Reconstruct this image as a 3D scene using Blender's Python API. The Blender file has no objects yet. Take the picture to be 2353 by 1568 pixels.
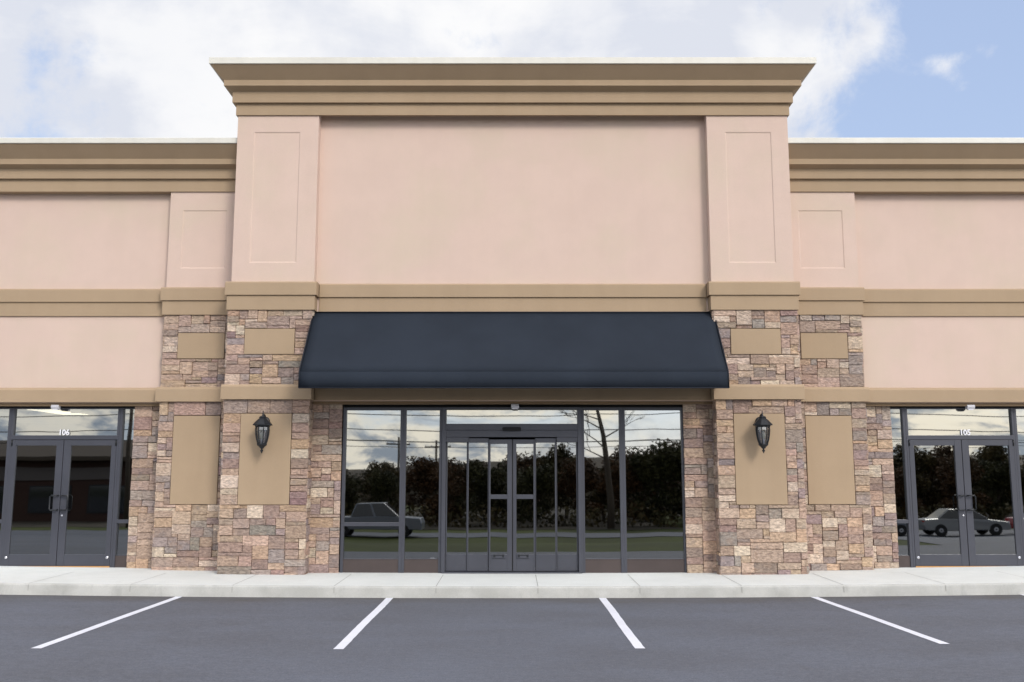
import bpy, bmesh, math, random
from mathutils import Vector, Matrix
R = math.radians
random.seed(11)
S = bpy.context.scene
COL = S.collection

# ------------------------------------------------------------------ camera
F_PX, IMG_W = 2210.0, 2353.0
PITCH = math.atan(311 / F_PX)
CAM = Vector((0.0, -15.8, 1.76))
cam = bpy.data.cameras.new('camera')
cam.sensor_width = 36
cam.lens = F_PX / IMG_W * 36
cam.shift_x = -1.5 / IMG_W
cam.clip_end = 3000
co = bpy.data.objects.new('camera', cam)
co.location = CAM
co.rotation_euler = (R(90) + PITCH, 0, 0)
COL.objects.link(co)
S.camera = co

# ------------------------------------------------------------------ exposure
S.view_settings.view_transform = 'Standard'
S.view_settings.look = 'None'
S.view_settings.gamma = 1
S.view_settings.use_curve_mapping = False
S.view_settings.exposure = 0.12
S.cycles.max_bounces = 10
S.cycles.transparent_max_bounces = 12

# ------------------------------------------------------------------ sun + sky
SUN_EL, SUN_AZ = R(33), R(151)          # azimuth clockwise from +Y: behind the camera, to the right
sdir = Vector((math.sin(SUN_AZ) * math.cos(SUN_EL), math.cos(SUN_AZ) * math.cos(SUN_EL), math.sin(SUN_EL)))
sl = bpy.data.lights.new('sun', 'SUN')
sl.energy = 1.75
sl.angle = R(16)
sl.color = (1.0, 0.94, 0.85)
so = bpy.data.objects.new('sun', sl)
so.rotation_euler = (-sdir).to_track_quat('-Z', 'Y').to_euler()
COL.objects.link(so)

def view_dir(u, v):
    a = (u - 1178) / F_PX; b = (784 - v) / F_PX
    return Vector((a, math.cos(PITCH) - b * math.sin(PITCH), math.sin(PITCH) + b * math.cos(PITCH))).normalized()

class NT:
    """tiny node helper"""
    def __init__(self, tree):
        self.t = tree; tree.nodes.clear()
    def n(self, kind, **kw):
        nd = self.t.nodes.new(kind)
        for k, v in kw.items():
            if k.startswith('i_'):
                nd.inputs[int(k[2:])].default_value = v
            else:
                setattr(nd, k, v)
        return nd
    def l(self, a, b): self.t.links.new(a, b)
    def math(self, op, a, b=None, c=None, clamp=False):
        nd = self.n('ShaderNodeMath', operation=op, use_clamp=clamp)
        for i, x in enumerate((a, b, c)):
            if x is None: continue
            if hasattr(x, 'links') or hasattr(x, 'is_linked'): self.l(x, nd.inputs[i])
            else: nd.inputs[i].default_value = x
        return nd.outputs[0]
    def maprange(self, x, a, b, c, d, smooth=True):
        nd = self.n('ShaderNodeMapRange', interpolation_type='SMOOTHSTEP' if smooth else 'LINEAR')
        self.l(x, nd.inputs[0])
        for i, q in enumerate((a, b, c, d)): nd.inputs[i + 1].default_value = q
        return nd.outputs[0]
    def mix(self, fac, a, b, mode='MIX'):
        nd = self.n('ShaderNodeMix', data_type='RGBA', blend_type=mode)
        for i, x in ((0, fac), (6, a), (7, b)):
            if hasattr(x, 'is_linked'): self.l(x, nd.inputs[i])
            elif i == 0: nd.inputs[i].default_value = x
            else: nd.inputs[i].default_value = (*x[:3], 1)
        return nd.outputs[2]

w = bpy.data.worlds.new('World')
S.world = w
w.use_nodes = True
T = NT(w.node_tree)
out = T.n('ShaderNodeOutputWorld'); bg = T.n('ShaderNodeBackground')
bg.inputs[1].default_value = 0.1
T.l(bg.outputs[0], out.inputs[0])
sky = T.n('ShaderNodeTexSky', sky_type='NISHITA', sun_disc=False, sun_elevation=SUN_EL, sun_rotation=SUN_AZ)
sky.air_density = 1.0; sky.dust_density = 0.6
tc = T.n('ShaderNodeTexCoord')
D = tc.outputs['Generated']
def dot(vec):
    nd = T.n('ShaderNodeVectorMath', operation='DOT_PRODUCT'); T.l(D, nd.inputs[0]); nd.inputs[1].default_value = vec
    return nd.outputs['Value']
sep = T.n('ShaderNodeSeparateXYZ'); T.l(D, sep.inputs[0])
den = T.math('ADD', T.math('MAXIMUM', sep.outputs[2], 0.0), 0.22)
cmb = T.n('ShaderNodeCombineXYZ')
T.l(T.math('DIVIDE', sep.outputs[0], den), cmb.inputs[0]); T.l(T.math('DIVIDE', sep.outputs[1], den), cmb.inputs[1])
def noise(scale, detail, rough, off, src=None, dist=0.0):
    mp = T.n('ShaderNodeMapping'); T.l(src or cmb.outputs[0], mp.inputs[0]); mp.inputs[1].default_value = off
    nz = T.n('ShaderNodeTexNoise'); T.l(mp.outputs[0], nz.inputs[0])
    nz.inputs['Scale'].default_value = scale; nz.inputs['Detail'].default_value = detail; nz.inputs['Roughness'].default_value = rough
    nz.inputs['Distortion'].default_value = dist
    return nz.outputs[0]
n_big = noise(1.1, 3, .5, (3.1, 1.7, 0))
n_mid = noise(3.0, 9, .6, (7.3, 2.2, 0), dist=.3)
n_dir = noise(9.0, 9, .62, (1.3, 4.1, 2), src=D, dist=.25)
n_dir2 = noise(5.0, 6, .5, (5.3, 0.1, 2), src=D)
# general cloud cover
mpd = T.n('ShaderNodeMapping'); T.l(D, mpd.inputs[0]); mpd.inputs[3].default_value = (1, 1, 2.6)
n_back = noise(7.5, 9, .62, (2.3, 7.1, .4), src=mpd.outputs[0], dist=.5)
n_back2 = noise(12.5, 8, .62, (8.3, 1.1, .9), src=mpd.outputs[0], dist=.4)
cover = T.math('ADD', T.math('MULTIPLY', T.math('SUBTRACT', n_big, .5), .8), T.math('MULTIPLY', T.math('SUBTRACT', n_back, .5), 2.6))
cover = T.math('ADD', cover, .54)
# the sky above the shops: one big bank of cloud with openings of blue
front = T.maprange(dot(view_dir(1178, 150)), math.cos(R(52)), math.cos(R(34)), 0, 1)
fc = T.math('ADD', T.math('MULTIPLY', T.math('SUBTRACT', n_dir, .5), 2.4), 1.03)
def px_r(r): return math.cos(math.atan(r / F_PX))
def blob(u, v, r_in, r_out, k):
    global fc
    m = T.maprange(dot(view_dir(u, v)), px_r(r_out), px_r(r_in), 0, k)
    fc = T.math('SUBTRACT', fc, m)
blob(2630, 110, 280, 520, .95)
blob(2350, 400, 150, 440, .80)
blob(1960, 360, 10, 200, .50)
blob(2190, -80, 30, 190, .6)
blob(2275, 95, 5, 75, -.36)
blob(2215, 165, 5, 85, -.32)
blob(2300, 75, 5, 65, -.28)
blob(2245, 150, 5, 80, -.28)
blob(2170, 185, 5, 80, -.34)
blob(2130, 130, 5, 90, -.36)
blob(-20, 290, 5, 190, .26)
blob(60, 105, 5, 80, .12)
blob(1700, 10, 5, 150, .30)
blob(-40, 480, 60, 260, .25)
cov = T.n('ShaderNodeMix', data_type='FLOAT'); T.l(front, cov.inputs[0]); T.l(cover, cov.inputs[2]); T.l(fc, cov.inputs[3])
mask = T.maprange(cov.outputs[0], .16, .80, 0, 1)
# cloud light: white tops, blue-grey bellies
shade = T.math('ADD', T.math('MULTIPLY', n_dir2, .8), T.math('MULTIPLY', n_mid, .4))
shade = T.maprange(shade, .50, .68, 0, 1)
belly = T.math('ADD', T.maprange(dot(view_dir(1500, -10)), px_r(300), px_r(40), 0, .5), T.maprange(dot(view_dir(150, 20)), px_r(420), px_r(60), 0, .2))
shade = T.math('SUBTRACT', shade, belly, clamp=True)
cloud = T.mix(shade, (6.8, 7.1, 7.9), (9.0, 9.0, 9.1))
cloud_b = T.mix(T.maprange(n_back2, .42, .57, 0, 1), (3.3, 3.9, 4.9), (11.0, 10.5, 9.5))
cloud = T.mix(front, cloud_b, cloud)
# the air is brighter and warmer towards the sun
sd = dot(Vector((.32, -.62, .71)).normalized())
gain = T.maprange(sd, .16, 1.0, 1.0, 2.3)
warm = T.maprange(sd, .2, .9, 0, 1)
cloud = T.mix(1.0, cloud, T.mix(warm, (1, 1, 1), (1.04, .97, .86)), 'MULTIPLY')
blue = T.mix(1.0, sky.outputs[0], (1.5, 1.35, 1.15), 'MULTIPLY')
blue = T.mix(.62, blue, (5.1, 6.4, 9.5))
col = T.mix(mask, blue, cloud)
gm = T.n('ShaderNodeVectorMath', operation='SCALE'); T.l(col, gm.inputs[0]); T.l(gain, gm.inputs['Scale'])
T.l(gm.outputs[0], bg.inputs[0])

# ------------------------------------------------------------------ object helpers
class MB:
    def __init__(self): self.v = []; self.f = []; self.c = []
    def add(self, vs, fs, col=None):
        o = len(self.v); self.v += [tuple(q) for q in vs]
        for f in fs: self.f.append([i + o for i in f]); self.c.append(col)
        return self
    def box(self, x0, x1, y0, y1, z0, z1):
        vs = [(x0, y0, z0), (x1, y0, z0), (x1, y1, z0), (x0, y1, z0), (x0, y0, z1), (x1, y0, z1), (x1, y1, z1), (x0, y1, z1)]
        return self.add(vs, [(0, 3, 2, 1), (4, 5, 6, 7), (0, 1, 5, 4), (1, 2, 6, 5), (2, 3, 7, 6), (3, 0, 4, 7)])
    def extrude_x(self, prof, x0, x1):
        """closed (y,z) outline pushed along x"""
        n = len(prof)
        vs = [(x0, y, z) for y, z in prof] + [(x1, y, z) for y, z in prof]
        fs = [(i, (i + 1) % n, n + (i + 1) % n, n + i) for i in range(n)] + [tuple(range(n))[::-1], tuple(range(n, 2 * n))]
        return self.add(vs, fs)
    def lathe(self, prof, seg, c=(0, 0, 0), cap=True, rot=0):
        n = len(prof); vs = []; fs = []
        for r, z in prof:
            for k in range(seg):
                a = 2 * math.pi * k / seg + rot
                vs.append((c[0] + r * math.cos(a), c[1] + r * math.sin(a), c[2] + z))
        for i in range(n - 1):
            for k in range(seg):
                k2 = (k + 1) % seg
                fs.append((i * seg + k, i * seg + k2, (i + 1) * seg + k2, (i + 1) * seg + k))
        if cap:
            fs.append(tuple(range(seg))[::-1]); fs.append(tuple(range((n - 1) * seg, n * seg)))
        return self.add(vs, fs)
    def tube(self, pts, r, seg=8):
        pts = [Vector(p) for p in pts]; rs = r if isinstance(r, (list, tuple)) else [r] * len(pts)
        vs = []; fs = []
        for i, p in enumerate(pts):
            d = (pts[min(i + 1, len(pts) - 1)] - pts[max(i - 1, 0)]).normalized()
            up = Vector((0, 0, 1)) if abs(d.z) < .95 else Vector((1, 0, 0))
            a = d.cross(up).normalized(); b = a.cross(d)
            for k in range(seg):
                t = 2 * math.pi * k / seg
                vs.append(p + rs[i] * (a * math.cos(t) + b * math.sin(t)))
        for i in range(len(pts) - 1):
            for k in range(seg):
                k2 = (k + 1) % seg
                fs.append((i * seg + k, i * seg + k2, (i + 1) * seg + k2, (i + 1) * seg + k))
        fs.append(tuple(range(seg))[::-1]); fs.append(tuple(range((len(pts) - 1) * seg, len(pts) * seg)))
        return self.add(vs, fs)
    def mesh(self, name, mat, smooth=False, attr=None):
        me = bpy.data.meshes.new(name)
        me.from_pydata(self.v, [], self.f)
        mats = mat if isinstance(mat, (list, tuple)) else [mat]
        for m in mats: me.materials.append(m)
        if attr:
            ca = me.color_attributes.new(attr, 'FLOAT_COLOR', 'CORNER')
            i = 0; buf = []
            for p, c in zip(me.polygons, self.c):
                buf += list(c or (.2, .2, .2, 1)) * p.loop_total
            ca.data.foreach_set('color', buf)
        bm = bmesh.new(); bm.from_mesh(me); bmesh.ops.recalc_face_normals(bm, faces=bm.faces); bm.to_mesh(me); bm.free()
        if smooth:
            me.polygons.foreach_set('use_smooth', [True] * len(me.polygons))
        return me
    def build(self, name, mat, parent=None, smooth=False, attr=None, bevel=0, loc=None):
        o = bpy.data.objects.new(name, self.mesh(name, mat, smooth, attr))
        COL.objects.link(o)
        if loc: o.location = loc
        if parent: o.parent = parent
        if bevel:
            b = o.modifiers.new('edge', 'BEVEL'); b.width = bevel; b.segments = 2; b.limit_method = 'ANGLE'; b.angle_limit = R(40)
        return o

def tag(o, label=None, cat=None, group=None, kind=None):
    for k, v in (('label', label), ('category', cat), ('group', group), ('kind', kind)):
        if v: o[k] = v
    return o
def empty(name, loc=(0, 0, 0), rz=0):
    o = bpy.data.objects.new(name, None); COL.objects.link(o); o.location = loc; o.rotation_euler = (0, 0, rz); o.empty_display_size = .1
    return o
def copy_tree(o, parent=None):
    c = o.copy(); COL.objects.link(c); c.parent = parent
    for ch in list(o.children): copy_tree(ch, c)
    return c

# ------------------------------------------------------------------ materials
def mat(name, col, rough=.8, metal=0.0, spec=.3, noise_scale=0, amount=0, bump=0, bump_scale=80, big=0, big_scale=.7, emit=None, streak=0, tint=None):
    m = bpy.data.materials.new(name); m.use_nodes = True
    t = NT(m.node_tree)
    o = t.n('ShaderNodeOutputMaterial'); p = t.n('ShaderNodeBsdfPrincipled'); t.l(p.outputs[0], o.inputs[0])
    p.inputs['Base Color'].default_value = (*col, 1); p.inputs['Roughness'].default_value = rough
    p.inputs['Metallic'].default_value = metal; p.inputs['Specular IOR Level'].default_value = spec
    tcn = t.n('ShaderNodeTexCoord').outputs['Object']
    def nz(sc, det=6, rg=.6):
        q = t.n('ShaderNodeTexNoise'); t.l(tcn, q.inputs[0]); q.inputs['Scale'].default_value = sc
        q.inputs['Detail'].default_value = det; q.inputs['Roughness'].default_value = rg
        return q.outputs[0]
    c = None
    if amount or big:
        c = (col[0], col[1], col[2])
        if big:
            f = t.maprange(nz(big_scale, 5, .55), .3, .7, 0, 1)
            c = t.mix(f, tuple(x * (1 - big) for x in col), tuple(min(1, x * (1 + big)) for x in col))
        if tint:
            c = t.mix(t.maprange(nz(tint[2], 6, .6), .42, .70, 0, tint[1]), c, tint[0])
        if streak:
            mp = t.n('ShaderNodeMapping'); t.l(tcn, mp.inputs[0]); mp.inputs[3].default_value = (3.5, 3.5, .22)
            q = t.n('ShaderNodeTexNoise'); t.l(mp.outputs[0], q.inputs[0]); q.inputs['Scale'].default_value = 1.0; q.inputs['Detail'].default_value = 6; q.inputs['Roughness'].default_value = .6
            c = t.mix(1.0, c, t.mix(t.maprange(q.outputs[0], .35, .68, 0, 1), (1, 1, 1), (1 - streak, 1 - streak * 1.1, 1 - streak * 1.3)), 'MULTIPLY')
        if amount:
            f = t.maprange(nz(noise_scale, 4, .6), .25, .75, 0, 1, smooth=False)
            c = t.mix(1.0, c, t.mix(f, (1 - amount,) * 3, (1 + amount,) * 3), 'MULTIPLY')
        t.l(c, p.inputs['Base Color'])
    if bump:
        b = t.n('ShaderNodeBump'); b.inputs['Strength'].default_value = bump; b.inputs['Distance'].default_value = .01
        t.l(nz(bump_scale, 4, .6), b.inputs['Height']); t.l(b.outputs[0], p.inputs['Normal'])
    if emit:
        p.inputs['Emission Color'].default_value = (*emit[:3], 1); p.inputs['Emission Strength'].default_value = emit[3]
    m['_nt'] = 1
    return m

M = {}
M['pink'] = mat('pink_stucco', (.612, .473, .410), .9, spec=.15, noise_scale=120, amount=.05, bump=.35, bump_scale=160, big=.02, big_scale=2.2, streak=.014, tint=((.565, .472, .375), .55, .75))
M['tan'] = mat('tan_stucco', (.383, .286, .195), .9, spec=.15, noise_scale=120, amount=.05, bump=.3, bump_scale=160, big=.03, big_scale=1.2, streak=.03)
M['cap'] = mat('cap_metal', (.66, .65, .60), .45, spec=.4, big=.03, streak=.06)
M['frame'] = mat('dark_bronze_frame', (.058, .061, .078), .40, metal=.2, spec=.5, big=.06, big_scale=2)
M['base_panel'] = mat('bronze_base_panel', (.075, .058, .056), .3, metal=.2, spec=.5, big=.1, big_scale=2)
M['black'] = mat('black_metal', (.009, .011, .015), .45, spec=.4)
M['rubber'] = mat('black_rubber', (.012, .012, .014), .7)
M['soffit'] = mat('brown_soffit', (.20, .14, .085), .85)
M['wood'] = mat('wood_threshold', (.50, .27, .10), .55, noise_scale=30, amount=.15)
M['white'] = mat('white_vinyl', (.80, .80, .86), .5)
M['fitting'] = mat('grey_white_plastic', (.55, .55, .60), .45)
M['awning'] = mat('navy_canvas', (.0195, .0255, .037), .85, spec=.15, noise_scale=260, amount=.12, big=.10, big_scale=.9, bump=.15, bump_scale=400)
M['piping'] = mat('navy_piping', (.012, .015, .024), .7)
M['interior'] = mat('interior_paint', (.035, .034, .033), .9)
M['roofing'] = mat('roof_membrane', (.3, .3, .3), .9)
M['mortar'] = mat('mortar_joint', (.11, .085, .075), .95, noise_scale=60, amount=.3)  # dark brown mortar colour
M['lamp_lit'] = mat('lit_diffuser', (.9, .9, .85), .5, emit=(1.0, .86, .6, 5.0))
M['bulb'] = mat('frosted_bulb', (.75, .75, .72), .3)
M['steel'] = mat('bright_steel', (.75, .75, .8), .25, metal=.9)
M['bark'] = mat('bark', (.07, .055, .042), .9, noise_scale=20, amount=.3)
M['tyre'] = mat('tyre', (.015, .015, .016), .8)
M['rim'] = mat('alloy', (.45, .45, .47), .3, metal=.8)
M['silver'] = mat('silver_paint', (.13, .145, .175), .3, metal=.2, spec=.6)
M['white_paint_car'] = mat('pale_car_paint', (.20, .205, .21), .25, metal=.1, spec=.6)
M['red_paint'] = mat('red_paint', (.28, .02, .02), .25, spec=.6)
M['carglass'] = mat('car_glass', (.01, .012, .014), .05, spec=.8)
M['headlamp'] = mat('headlamp', (.8, .8, .82), .15)
M['taillamp'] = mat('taillamp', (.35, .01, .01), .2)
M['wire'] = mat('wire', (.02, .02, .02), .6)
M['brick'] = mat('dark_brick', (.055, .03, .024), .9, noise_scale=8, amount=.2)
M['fascia'] = mat('pale_fascia', (.13, .115, .11), .8)
M['grassm'] = None

def glass_mat():
    m = bpy.data.materials.new('tinted_glass'); m.use_nodes = True
    t = NT(m.node_tree); o = t.n('ShaderNodeOutputMaterial')
    g = t.n('ShaderNodeBsdfGlossy'); g.inputs[0].default_value = (.97, 1.0, 1.0, 1); g.inputs['Roughness'].default_value = 0.014
    tr = t.n('ShaderNodeBsdfTransparent'); tr.inputs[0].default_value = (.21, .22, .22, 1)
    fr = t.n('ShaderNodeFresnel'); fr.inputs[0].default_value = 1.5
    fac = t.math('ADD', fr.outputs[0], .31, clamp=True)
    tcn = t.n('ShaderNodeTexCoord'); q = t.n('ShaderNodeTexNoise'); t.l(tcn.outputs['Object'], q.inputs[0]); q.inputs['Scale'].default_value = .9; q.inputs['Detail'].default_value = 1
    b = t.n('ShaderNodeBump'); b.inputs['Strength'].default_value = .05; b.inputs['Distance'].default_value = .02
    t.l(q.outputs[0], b.inputs['Height']); t.l(b.outputs[0], g.inputs['Normal'])
    mx = t.n('ShaderNodeMixShader'); t.l(fac, mx.inputs[0]); t.l(tr.outputs[0], mx.inputs[1]); t.l(g.outputs[0], mx.inputs[2])
    t.l(mx.outputs[0], o.inputs[0])
    return m
M['glass'] = glass_mat()
def lantern_glass():
    m = bpy.data.materials.new('seeded_glass'); m.use_nodes = True
    t = NT(m.node_tree); o = t.n('ShaderNodeOutputMaterial')
    g = t.n('ShaderNodeBsdfGlossy'); g.inputs[0].default_value = (.95, .97, 1, 1); g.inputs['Roughness'].default_value = .12
    tr = t.n('ShaderNodeBsdfTransparent'); tr.inputs[0].default_value = (.62, .63, .65, 1)
    mx = t.n('ShaderNodeMixShader'); mx.inputs[0].default_value = .22
    t.l(tr.outputs[0], mx.inputs[1]); t.l(g.outputs[0], mx.inputs[2]); t.l(mx.outputs[0], o.inputs[0])
    return m
M['lglass'] = lantern_glass()

def stone_mat():
    m = bpy.data.materials.new('stone_veneer'); m.use_nodes = True
    t = NT(m.node_tree); o = t.n('ShaderNodeOutputMaterial'); p = t.n('ShaderNodeBsdfPrincipled'); t.l(p.outputs[0], o.inputs[0])
    p.inputs['Roughness'].default_value = .88; p.inputs['Specular IOR Level'].default_value = .2
    at = t.n('ShaderNodeAttribute'); at.attribute_name = 'stone_color'
    tcn = t.n('ShaderNodeTexCoord').outputs['Object']
    def nz(sc, det, rg, dist=0, stretch=None):
        src = tcn
        if stretch:
            mp = t.n('ShaderNodeMapping'); t.l(tcn, mp.inputs[0]); mp.inputs[3].default_value = stretch; src = mp.outputs[0]
        q = t.n('ShaderNodeTexNoise'); t.l(src, q.inputs[0]); q.inputs['Scale'].default_value = sc; q.inputs['Detail'].default_value = det
        q.inputs['Roughness'].default_value = rg; q.inputs['Distortion'].default_value = dist
        return q.outputs[0]
    a = nz(16, 7, .65, .4, (1, 1, 2.2)); b2 = nz(5, 4, .5, .3, (1, 1, 1.6))
    c = t.mix(1.0, at.outputs[0], t.mix(t.maprange(a, .3, .7, 0, 1), (.62, .60, .60), (1.30, 1.28, 1.25)), 'MULTIPLY')
    c = t.mix(t.maprange(b2, .52, .72, 0, .35), c, (.40, .275, .205))
    c = t.mix(t.maprange(nz(7, 4, .5), .56, .74, 0, .35), c, (.21, .19, .20))
    t.l(c, p.inputs['Base Color'])
    bp = t.n('ShaderNodeBump'); bp.inputs['Strength'].default_value = 1.0; bp.inputs['Distance'].default_value = .035
    t.l(a, bp.inputs['Height']); t.l(bp.outputs[0], p.inputs['Normal'])
    return m
M['stone'] = stone_mat()

def ground_mats():
    # asphalt
    m = bpy.data.materials.new('asphalt'); m.use_nodes = True
    t = NT(m.node_tree); o = t.n('ShaderNodeOutputMaterial'); p = t.n('ShaderNodeBsdfPrincipled'); t.l(p.outputs[0], o.inputs[0])
    p.inputs['Roughness'].default_value = .8; p.inputs['Specular IOR Level'].default_value = .3
    tcn = t.n('ShaderNodeTexCoord').outputs['Object']
    def nz(sc, det, rg, st=None, dist=0):
        src = tcn
        if st:
            mp = t.n('ShaderNodeMapping'); t.l(tcn, mp.inputs[0]); mp.inputs[3].default_value = st; src = mp.outputs[0]
        q = t.n('ShaderNodeTexNoise'); t.l(src, q.inputs[0]); q.inputs['Scale'].default_value = sc; q.inputs['Detail'].default_value = det
        q.inputs['Roughness'].default_value = rg; q.inputs['Distortion'].default_value = dist
        return q.outputs[0]
    c = t.mix(t.maprange(nz(.7, 6, .65, (.6, 1.2, 1)), .3, .7, 0, 1), (.104, .109, .130), (.120, .130, .161))
    sx = t.n('ShaderNodeSeparateXYZ'); t.l(tcn, sx.inputs[0])
    gut = t.maprange(t.math('ADD', sx.outputs[1], t.math('MULTIPLY', nz(1.4, 6, .65, (.5, 1, 1)), 1.6)), -1.5, -.35, 0, .85)   # grit washed along the gutter
    c = t.mix(gut, c, (.083, .075, .072))
    c = t.mix(t.maprange(nz(1.6, 5, .6), .62, .75, 0, .35), c, (.075, .074, .078))     # old oil marks
    g = nz(55, 5, .8)
    c = t.mix(1.0, c, t.mix(t.maprange(g, .3, .7, 0, 1, smooth=False), (.66, .66, .66), (1.34, 1.34, 1.34)), 'MULTIPLY')
    c = t.mix(1.0, c, t.mix(t.maprange(nz(20, 5, .7, (.6, 1, 1)), .3, .7, 0, 1), (.88, .88, .88), (1.11, 1.11, 1.11)), 'MULTIPLY')
    vor = t.n('ShaderNodeTexVoronoi'); t.l(tcn, vor.inputs[0]); vor.inputs['Scale'].default_value = 38
    c = t.mix(t.maprange(vor.outputs['Distance'], .10, .20, .45, 0), c, (.22, .22, .23))
    t.l(c, p.inputs['Base Color'])
    bp = t.n('ShaderNodeBump'); bp.inputs['Strength'].default_value = .6; bp.inputs['Distance'].default_value = .006
    t.l(g, bp.inputs['Height']); t.l(bp.outputs[0], p.inputs['Normal'])
    M['asphalt'] = m
    # concrete
    for nm, ca, cb in (('concrete', (.63, .648, .635), (.68, .697, .687)), ('kerb_concrete', (.40, .40, .38), (.52, .52, .50))):
        m = bpy.data.materials.new(nm); m.use_nodes = True
        t = NT(m.node_tree); o = t.n('ShaderNodeOutputMaterial'); p = t.n('ShaderNodeBsdfPrincipled'); t.l(p.outputs[0], o.inputs[0])
        p.inputs['Roughness'].default_value = .85; p.inputs['Specular IOR Level'].default_value = .25
        tcn = t.n('ShaderNodeTexCoord').outputs['Object']
        c = t.mix(t.maprange(_nz(t, tcn, 1.6, 6, .6), .3, .7, 0, 1), ca, cb)
        st = _nz(t, tcn, 3.0, 7, .65, (1, 1, .5))
        c = t.mix(t.maprange(st, .52, .72, 0, .40 if nm == 'kerb_concrete' else .12), c, tuple(x * .62 for x in ca))
        c = t.mix(1.0, c, t.mix(t.maprange(_nz(t, tcn, 90, 3, .6), .3, .7, 0, 1), (.93, .93, .93), (1.06, 1.06, 1.06)), 'MULTIPLY')
        t.l(c, p.inputs['Base Color'])
        bp = t.n('ShaderNodeBump'); bp.inputs['Strength'].default_value = .25; bp.inputs['Distance'].default_value = .006
        t.l(_nz(t, tcn, 120, 3, .6), bp.inputs['Height']); t.l(bp.outputs[0], p.inputs['Normal'])
        M[nm] = m
def _nz(t, tcn, sc, det, rg, st=None):
    src = tcn
    if st:
        mp = t.n('ShaderNodeMapping'); t.l(tcn, mp.inputs[0]); mp.inputs[3].default_value = st; src = mp.outputs[0]
    q = t.n('ShaderNodeTexNoise'); t.l(src, q.inputs[0]); q.inputs['Scale'].default_value = sc; q.inputs['Detail'].default_value = det
    q.inputs['Roughness'].default_value = rg
    return q.outputs[0]
ground_mats()
M['paint'] = mat('line_paint', (.70, .71, .78), .7, noise_scale=60, amount=.08, big=.04, big_scale=2)
M['joint'] = mat('sawn_joint', (.30, .30, .285), .95)
M['grass'] = mat('mown_grass', (.042, .053, .006), .95, noise_scale=8, amount=.3, big=.25, big_scale=.15)
M['earth'] = mat('bare_earth', (.05, .042, .03), .95, noise_scale=3, amount=.3)
def leaf_mat(name, a, b):
    m = bpy.data.materials.new(name); m.use_nodes = True
    t = NT(m.node_tree); o = t.n('ShaderNodeOutputMaterial')
    d = t.n('ShaderNodeBsdfPrincipled'); d.inputs['Roughness'].default_value = .7; d.inputs['Specular IOR Level'].default_value = .2
    c = t.mix(t.maprange(_nz(t, t.n('ShaderNodeTexCoord').outputs['Object'], .9, 3, .5), .35, .65, 0, 1), a, b)
    t.l(c, d.inputs['Base Color']); t.l(d.outputs[0], o.inputs[0])
    return m
M['woodland'] = leaf_mat('woodland', (.03, .024, .013), (.06, .04, .022))
M['leaf_green'] = leaf_mat('leaf_green', (.024, .026, .010), (.055, .052, .018))
M['leaf_rust'] = leaf_mat('leaf_rust', (.05, .03, .014), (.09, .045, .018))
M['leaf_olive'] = leaf_mat('leaf_olive', (.032, .03, .012), (.075, .055, .02))

# ------------------------------------------------------------------ terrain
def sstep(a, b, x):
    t = max(0, min(1, (x - a) / (b - a))); return t * t * (3 - 2 * t)
def ground_z(x, y):
    z = .0009 * min(abs(x), 12) ** 2
    z -= 1.15 * sstep(-8.5, -33, y) + .0
    return z
def sheet(name, xs, ys, off, m, zf=ground_z):
    b = MB(); nx = len(xs)
    vs = [(x, y, zf(x, y) + off) for y in ys for x in xs]
    fs = [(j * nx + i, j * nx + i + 1, (j + 1) * nx + i + 1, (j + 1) * nx + i) for j in range(len(ys) - 1) for i in range(nx - 1)]
    b.add(vs, fs)
    o = b.build(name, m, smooth=True); o['kind'] = 'structure'
    return o
def lin(a, b, n): return [a + (b - a) * i / n for i in range(n + 1)]
XS = [-900, -400, -150, -80, -50] + lin(-36, 36, 48) + [50, 80, 150, 400, 900]
YS = [-900, -400, -200, -120, -80, -60, -50] + lin(-44, -8, 24) + lin(-7, 2, 6) + [20, 60, 200, 900]
sheet('ground', XS, YS, -.012, M['grass'])
sheet('parking_lot', lin(-60, 60, 80), lin(-7.6, -1.0, 12), 0, M['asphalt'])
sheet('side_driveway', lin(-60, -9, 34), lin(-36.5, -7.6, 22), .0, M['asphalt'])
sheet('service_driveway', lin(11, 60, 34), lin(-36.5, -7.6, 22), .0, M['asphalt'])
sheet('road', lin(-300, 300, 60), lin(-41.5, -36.5, 4), .004, M['asphalt'])
sheet('far_verge', lin(-300, 300, 60), lin(-130, -46, 8), .006, M['earth'])

def sw_z(x, y): return .165 + .0009 * min(abs(x), 12) ** 2 + .014 * (y + 1.34)
KF = -1.375
XSW = lin(-18, 18, 72)
sheet('sidewalk', XSW, [KF + .026, -1.2, -.9, -.4, 0, .5, 1.2], 0, M['concrete'], sw_z)
# kerb: rounded nose and a face down to the asphalt
b = MB(); n = len(XSW)
prof = [(KF + .026, 0.0), (KF + .012, -.004), (KF + .003, -.014), (KF, -.03), (KF - .006, None), (KF - .006, -9)]
vs = []
for (y, dz) in prof:
    for x in XSW:
        top = sw_z(x, KF)
        z = top + dz if dz not in (None, -9) else (ground_z(x, y) - .004 if dz is None else ground_z(x, y) - .12)
        vs.append((x, y, z))
fs = [(j * n + i, j * n + i + 1, (j + 1) * n + i + 1, (j + 1) * n + i) for j in range(len(prof) - 1) for i in range(n - 1)]
b.add(vs, fs)
ko = b.build('kerb', M['kerb_concrete'], smooth=True); ko['kind'] = 'structure'
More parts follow.
